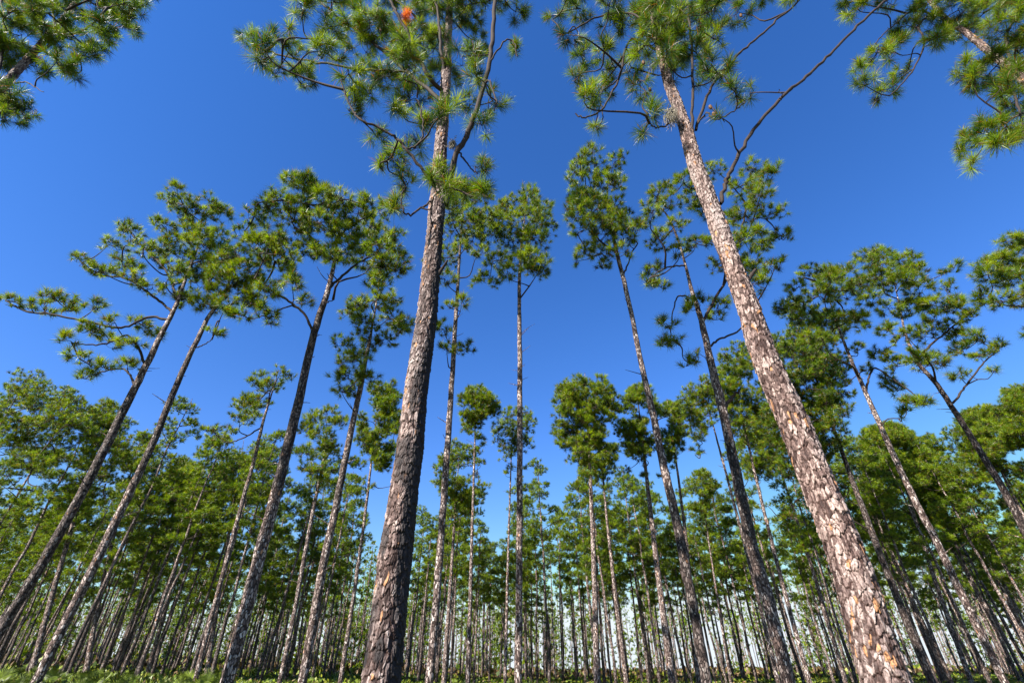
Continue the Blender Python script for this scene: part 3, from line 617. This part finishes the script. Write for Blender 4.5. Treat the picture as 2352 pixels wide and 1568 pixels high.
quick('full crown at the far right edge below the jutting one', 20, (2650,1560), (2350,880), 20, (2290,870,2440,1100), 20, dens=1.1)
quick('pine with drooping lower boughs left of the far right edge', 20, (2560,1590), (2235,950), 22, (2175,930,2330,1130), 22, dens=1.1)
quick('yellow green pine standing between the two tall right hand trunks', 19, (2240,1590), (2040,975), 18, (1965,965,2115,1200), 24, dens=1.15, gw=(.08,.2,.3,.27,.15))
quick('dense pine behind the wide airy crown trunk', 19, (2420,1590), (2120,1020), 18, (2060,1000,2200,1230), 22, dens=1.1)
quick('large crowned pine filling the left edge below the sweeping boughs', 21, (-330,1560), (60,870), 28, (-40,860,210,1100), 20, dens=.6)
quick('pine behind the leftmost leaning trunk with dense dark top', 20, (60,1590), (255,930), 22, (195,915,295,1120), 14, dens=.7)
quick('pine showing between the two left leaning trunks', 20, (190,1590), (325,1000), 18, (265,985,370,1200), 14, dens=.75)
quick('flat topped pine with a small separate peak right of the two left trunks', 19, (330,1575), (462,1060), 14, (365,1050,500,1215), 16, dens=1.0)
quick('pine with drooping bough left of the thick speckled trunk', 19, (470,1575), (560,1010), 14, (500,1010,655,1180), 20, dens=.8)

# ------------------------------------------------------------------ the rows of pines behind
def variant(H, seed):
    n = 14; z = np.linspace(-.15, H, n); q = np.stack([np.cumsum(R.normal(size=n))*.05, np.cumsum(R.normal(size=n))*.05, z], 1)
    q[:, :2] -= q[0, :2]
    r = np.interp(z/H, [0, .1, .6, 1], [.135, .12, .085, .02])
    tb = Buf(); c = np.ones(n); h0 = R.random()*.35
    c = np.where((z/H < h0), .35+.4*R.random(), 1.0)
    m = 40; qq = resample(q, m); rr = np.interp(np.linspace(0, 1, m), np.linspace(0, 1, n), r); cc = np.interp(np.linspace(0, 1, m), np.linspace(0, 1, n), c)
    tube(tb, qq, rr, 8, np.repeat(cc, 8)[:, None]*np.ones((1, 3)), .06)
    leaf = Buf(); twig = Buf(); cb = H*(.42+.16*R.random()); nb = int(17+8*R.random()); wR = 1.6+.6*R.random()
    for k in range(nb):
        f = (k+R.random())/nb; h = cb+(H-cb)*f*.97; rad = wR*(math.sin(math.pi*min(1, .22+.72*f))**.7)*(.35+.65*R.random())
        a = k*2.4+R.normal()*.5; c_ = np.array([math.cos(a)*rad, math.sin(a)*rad, h]); br = .50+.34*R.random()
        i = np.argmin(np.abs(qq[:, 2]-(h-rad*.5))); cv = curve3(qq[i], c_, -.12, 5, .07)
        tube(twig, cv, np.linspace(.035, .01, 5), 4, C_LIMB)
        clump(twig, leaf, c_, c_, (br, br, br*.8), int(10+13*(br/.5)**2), .27, 28, .028, False, .009, .06, 3, None, -.45)
    snags(tb, [q[i] for i in range(n)], r, 6, H*.3, cb, .7)
    for (a, b_, c2) in zip(twig.v, twig.f, twig.c): pass
    return tb.mesh('trunk', M_BARK), leaf.mesh('crown', M_NEEDLE), twig.mesh('branchwork', M_LIMB)
VARS = [variant(18.0+R.normal()*.8, i) for i in range(16)]

marks = [(-9999, None), (75, 'the left leaning pair'), (515, 'the thick speckled trunk'), (690, 'the loose tapering pine'), (877, 'the great dark trunk'), (985, 'the clumpy slender pine'),
         (1192, 'the lone central pine'), (1372, 'the bright full crown'), (1545, 'the rounded pine'), (1625, 'the bent pine'), (1815, 'the shadow painted stem'), (2030, 'the pale leaning trunk'), (2325, 'the one limbed tall pine'), (2520, 'the wide airy crown'), (99999, None)]
def zone(x, Y):
    u = x/Y/math.cos(PITCH)*F*math.cos(PITCH)**0 ; u = CX+(x/Y)*F/math.cos(PITCH)
    for (a, na), (b_, nb) in zip(marks, marks[1:]):
        if a <= u < b_:
            if na is None: return 'left of '+nb
            if nb is None: return 'right of '+na
            return 'between '+na+' and '+nb
placed = []
def scatter(n, y0, y1, spread, dmin, fn):
    out = []; k = 0
    while len(out) < n and k < n*60:
        k += 1
        Y = math.sqrt(R.uniform(y0**2, y1**2)); x = R.uniform(-1, 1)*(spread*Y+3)
        if fn(x, Y) and all((x-a)**2+(Y-b_)**2 > dmin**2 for a, b_ in placed):
            placed.append((x, Y)); out.append((x, Y))
    return out
def ok(x, Y):
    k = x/Y
    lim = 44 if -.45 < k < .45 else 34
    if -.30 < k < -.18: lim = 70          # the open gap beside the great trunk
    dn = vnoise(np.array([x*.11+40]), np.array([Y*.11]), 31)[0]      # groves and gaps
    return Y > lim and R.random() < (.25+1.3*max(0, dn-.25))
spots = scatter(240, 32, 74, 1.02, 1.9, ok)
spots.sort(key=lambda q: q[1])
protos = []
for i, (x, Y) in enumerate(spots):
    k = i % len(VARS)
    rank = 'near background pine ' if Y < 48 else 'small background pine ' if Y < 60 else 'tiny distant pine '
    z = zone(x, Y)
    root = empty('pine_tree', (x, Y, float(ground(x, Y))), rank+z, 'pine tree', rank.replace('pine ', 'pines ')+z)
    s_ = (R.uniform(.62, 1.12) if Y > 40 else R.uniform(.75, 1.0)); root.scale = (s_**.6, s_**.6, s_); root.rotation_euler = (R.normal()*.022, R.normal()*.022, R.random()*6.28)
    if i < len(VARS):
        tr = link('trunk', VARS[k][0], root); cr = link('crown', VARS[k][1], root); bw = link('branchwork', VARS[k][2], root); protos.append((tr, cr, bw))
    else:
        for p in protos[k]:
            c = p.copy(); COL.objects.link(c); c.parent = root

# ------------------------------------------------------------------ the far wood: one mass
tb = Buf(); leaf = Buf()
def okf(x, Y):
    dn = vnoise(np.array([x*.07+90]), np.array([Y*.07]), 37)[0]
    return R.random() < (1.0 if x < -.15*Y else .8)*(.2+1.3*max(0, dn-.2))
far = scatter(1500, 70, 190, 1.0, 1.2, okf)
for (x, Y) in far:
    if x/Y > 0 and Y > 120 and R.random() < .6: continue
    g = float(ground(x, Y)); H = 19-(14 if x < 0 else 13)*R.random()**1.4
    lx, ly = R.normal()*.25, R.normal()*.25
    tube(tb, np.array([[x, Y, g-.2], [x+lx*.5, Y+ly*.5, g+H*.5], [x+lx, Y+ly, g+H]]), np.array([.13, .10, .03]), 5, np.ones(3)*(.8+.5*R.random()))
    n = 48; f = R.random(n); lo_ = .58 if H > 11 else .2; h = H*(lo_+(1-lo_)*f); rad = 1.7*np.sin(np.pi*np.clip(.2+.75*f, 0, 1))*R.random(n)**.5; a = R.random(n)*6.28
    pos = np.stack([x+lx+np.cos(a)*rad, Y+ly+np.sin(a)*rad, g+h], 1)
    ax = np.tile([0, 0, .6], (n, 1))+rvec(n)*.3
    needles(leaf, pos, ax, .45, 13, .12, False, .08)
wood = link('far_wood', leaf.mesh('far_wood', M_NEEDLE)); wood['kind'] = 'stuff'; wood['label'] = 'far wood of countless pine crowns along the horizon'; wood['category'] = 'wood'
fw = link('trunk', tb.mesh('trunk', M_BARK), wood)

# ------------------------------------------------------------------ undergrowth and palmettos
def undergrowth():
    b = Buf()
    n = 26000
    Y = 6+R.random(n)**1.5*150; x = R.uniform(-1, 1, n)*(1.05*Y+3)
    g = ground(x, Y)
    far_ = np.clip((Y-50)/60, 0, 1)
    patch = vnoise(x*.22+50, Y*.22, 5)
    side = np.clip(-x/Y*2.0, 0, 1)
    h = (.08+.30*patch)*(.6+.6*R.random(n))*(.55+.45*side)+far_*(1.4+.9*side)*(.4+.8*R.random(n))+np.clip(-x-8, 0, 12)*.014
    K = 5
    for k in range(K):
        a = R.random(n)*6.28; le = R.random(n)*.7
        wd = (.006+.0011*Y)*(1+R.random(n)*1.3)*(1+far_)
        bx = x+R.normal(size=n)*.12*(1+Y/25); by = Y+R.normal(size=n)*.12*(1+Y/25)
        hh = h*(.5+.6*R.random(n))
        zb = g+hh*R.random(n)*.5
        dx = np.cos(a)*wd; dy = np.sin(a)*wd; ox = np.sin(a)*le*hh; oy = -np.cos(a)*le*hh
        v = np.stack([np.stack([bx-dx, by-dy, zb], 1), np.stack([bx+dx, by+dy, zb], 1), np.stack([bx+dx*1.4+ox*.6, by+dy*1.4+oy*.6, zb+hh*.45], 1), np.stack([bx+ox, by+oy, zb+hh*.7], 1)], 1).reshape(-1, 3)
        pal = np.array([[.07, .11, .01], [.14, .19, .012], [.20, .22, .02], [.14, .09, .04], [.04, .07, .01]])
        pr = R.choice(5, n, p=[.28, .26, .22, .1, .14]); pr = np.where((far_ > .3) & (R.random(n) < .55), 3, pr)
        c = pal[pr]*(.7+.6*R.random((n, 1)))
        b.add(v, np.arange(n)[:, None]*4+np.array([[0, 1, 2, 3]]), np.repeat(c, 4, 0), False)
    return b
ug = link('undergrowth', undergrowth().mesh('undergrowth', M_LEAF)); ug['kind'] = 'stuff'; ug['label'] = 'low green and brown undergrowth covering the forest floor'; ug['category'] = 'undergrowth'

def frond_mesh():
    b = Buf()
    # stalk along +X then a fan of pleated blades
    st = np.array([[0, 0, 0], [.18, 0, .22], [.34, 0, .40]]); tube(b, st, np.array([.008, .006, .005]), 4, (.10, .15, .03))
    n = 22; o = st[-1]; ax = np.array([.62, 0, .78]); side = np.array([0, 1., 0]); nrm = np.cross(ax, side)
    for i in range(n):
        a = (i/(n-1)-.5)*4.0; d = ax*math.cos(a)+side*math.sin(a); d = d+nrm*(.12*abs(math.sin(a*.5)))
        l = .36*(.85+.15*math.cos(a))*(.9+.2*R.random()); wv = np.cross(d, nrm); wv /= np.linalg.norm(wv); wv *= .013
        mid = o+d*l*.5; tip = o+d*l+np.array([0, 0, -.06*R.random()])
        fold = nrm*.008
        v = np.array([o, mid-wv, mid+fold, mid+wv, tip]); c = np.array([.14, .19, .018])*(.6+.7*R.random())
        b.add(v, np.array([[0, 2, 1], [0, 3, 2], [1, 2, 4], [2, 3, 4]]), np.tile(c, (5, 1)), False)
    return b.mesh('frond', M_LEAF)
FR = [frond_mesh() for _ in range(3)]
proto = [bpy.data.objects.new('frond', m) for m in FR]
pal_spots = []
for k in range(2000):
    if len(pal_spots) >= 64: break
    Y = 9+R.random()**1.3*28; x = R.uniform(-1, .25)*(.9*Y)
    if R.random() < .9 and x > -.45*Y: continue
    if all((x-a)**2+(Y-b_)**2 > .9 for a, b_ in pal_spots): pal_spots.append((x, Y))
for i, (x, Y) in enumerate(pal_spots):
    left = x < -.45*Y
    if Y < 16: lab = 'palmetto close in the undergrowth, '
    else: lab = 'small palmetto farther back, '
    lab += 'below the leftmost trunks' if left else ('around the foot of the thick speckled trunk' if x < -.2*Y else 'between the trunks near the centre')
    root = empty('saw_palmetto', (x, Y, float(ground(x, Y))), lab, 'palmetto', ('near ' if Y < 16 else 'farther ')+'palmettos '+('at the left' if left else 'at the thick trunk' if x < -.2*Y else 'at the centre'))
    s_ = R.uniform(.6, .95)*(1 if x < -.5*Y else .7); root.scale = (s_,)*3; root.rotation_euler = (0, 0, R.random()*6.28)
    for j in range(8):
        c = proto[j % 3].copy(); COL.objects.link(c); c.parent = root
        c.rotation_euler = (0, R.uniform(-.35, .35), j*.785+R.normal()*.2); c.scale = (R.uniform(.8, 1.15),)*3
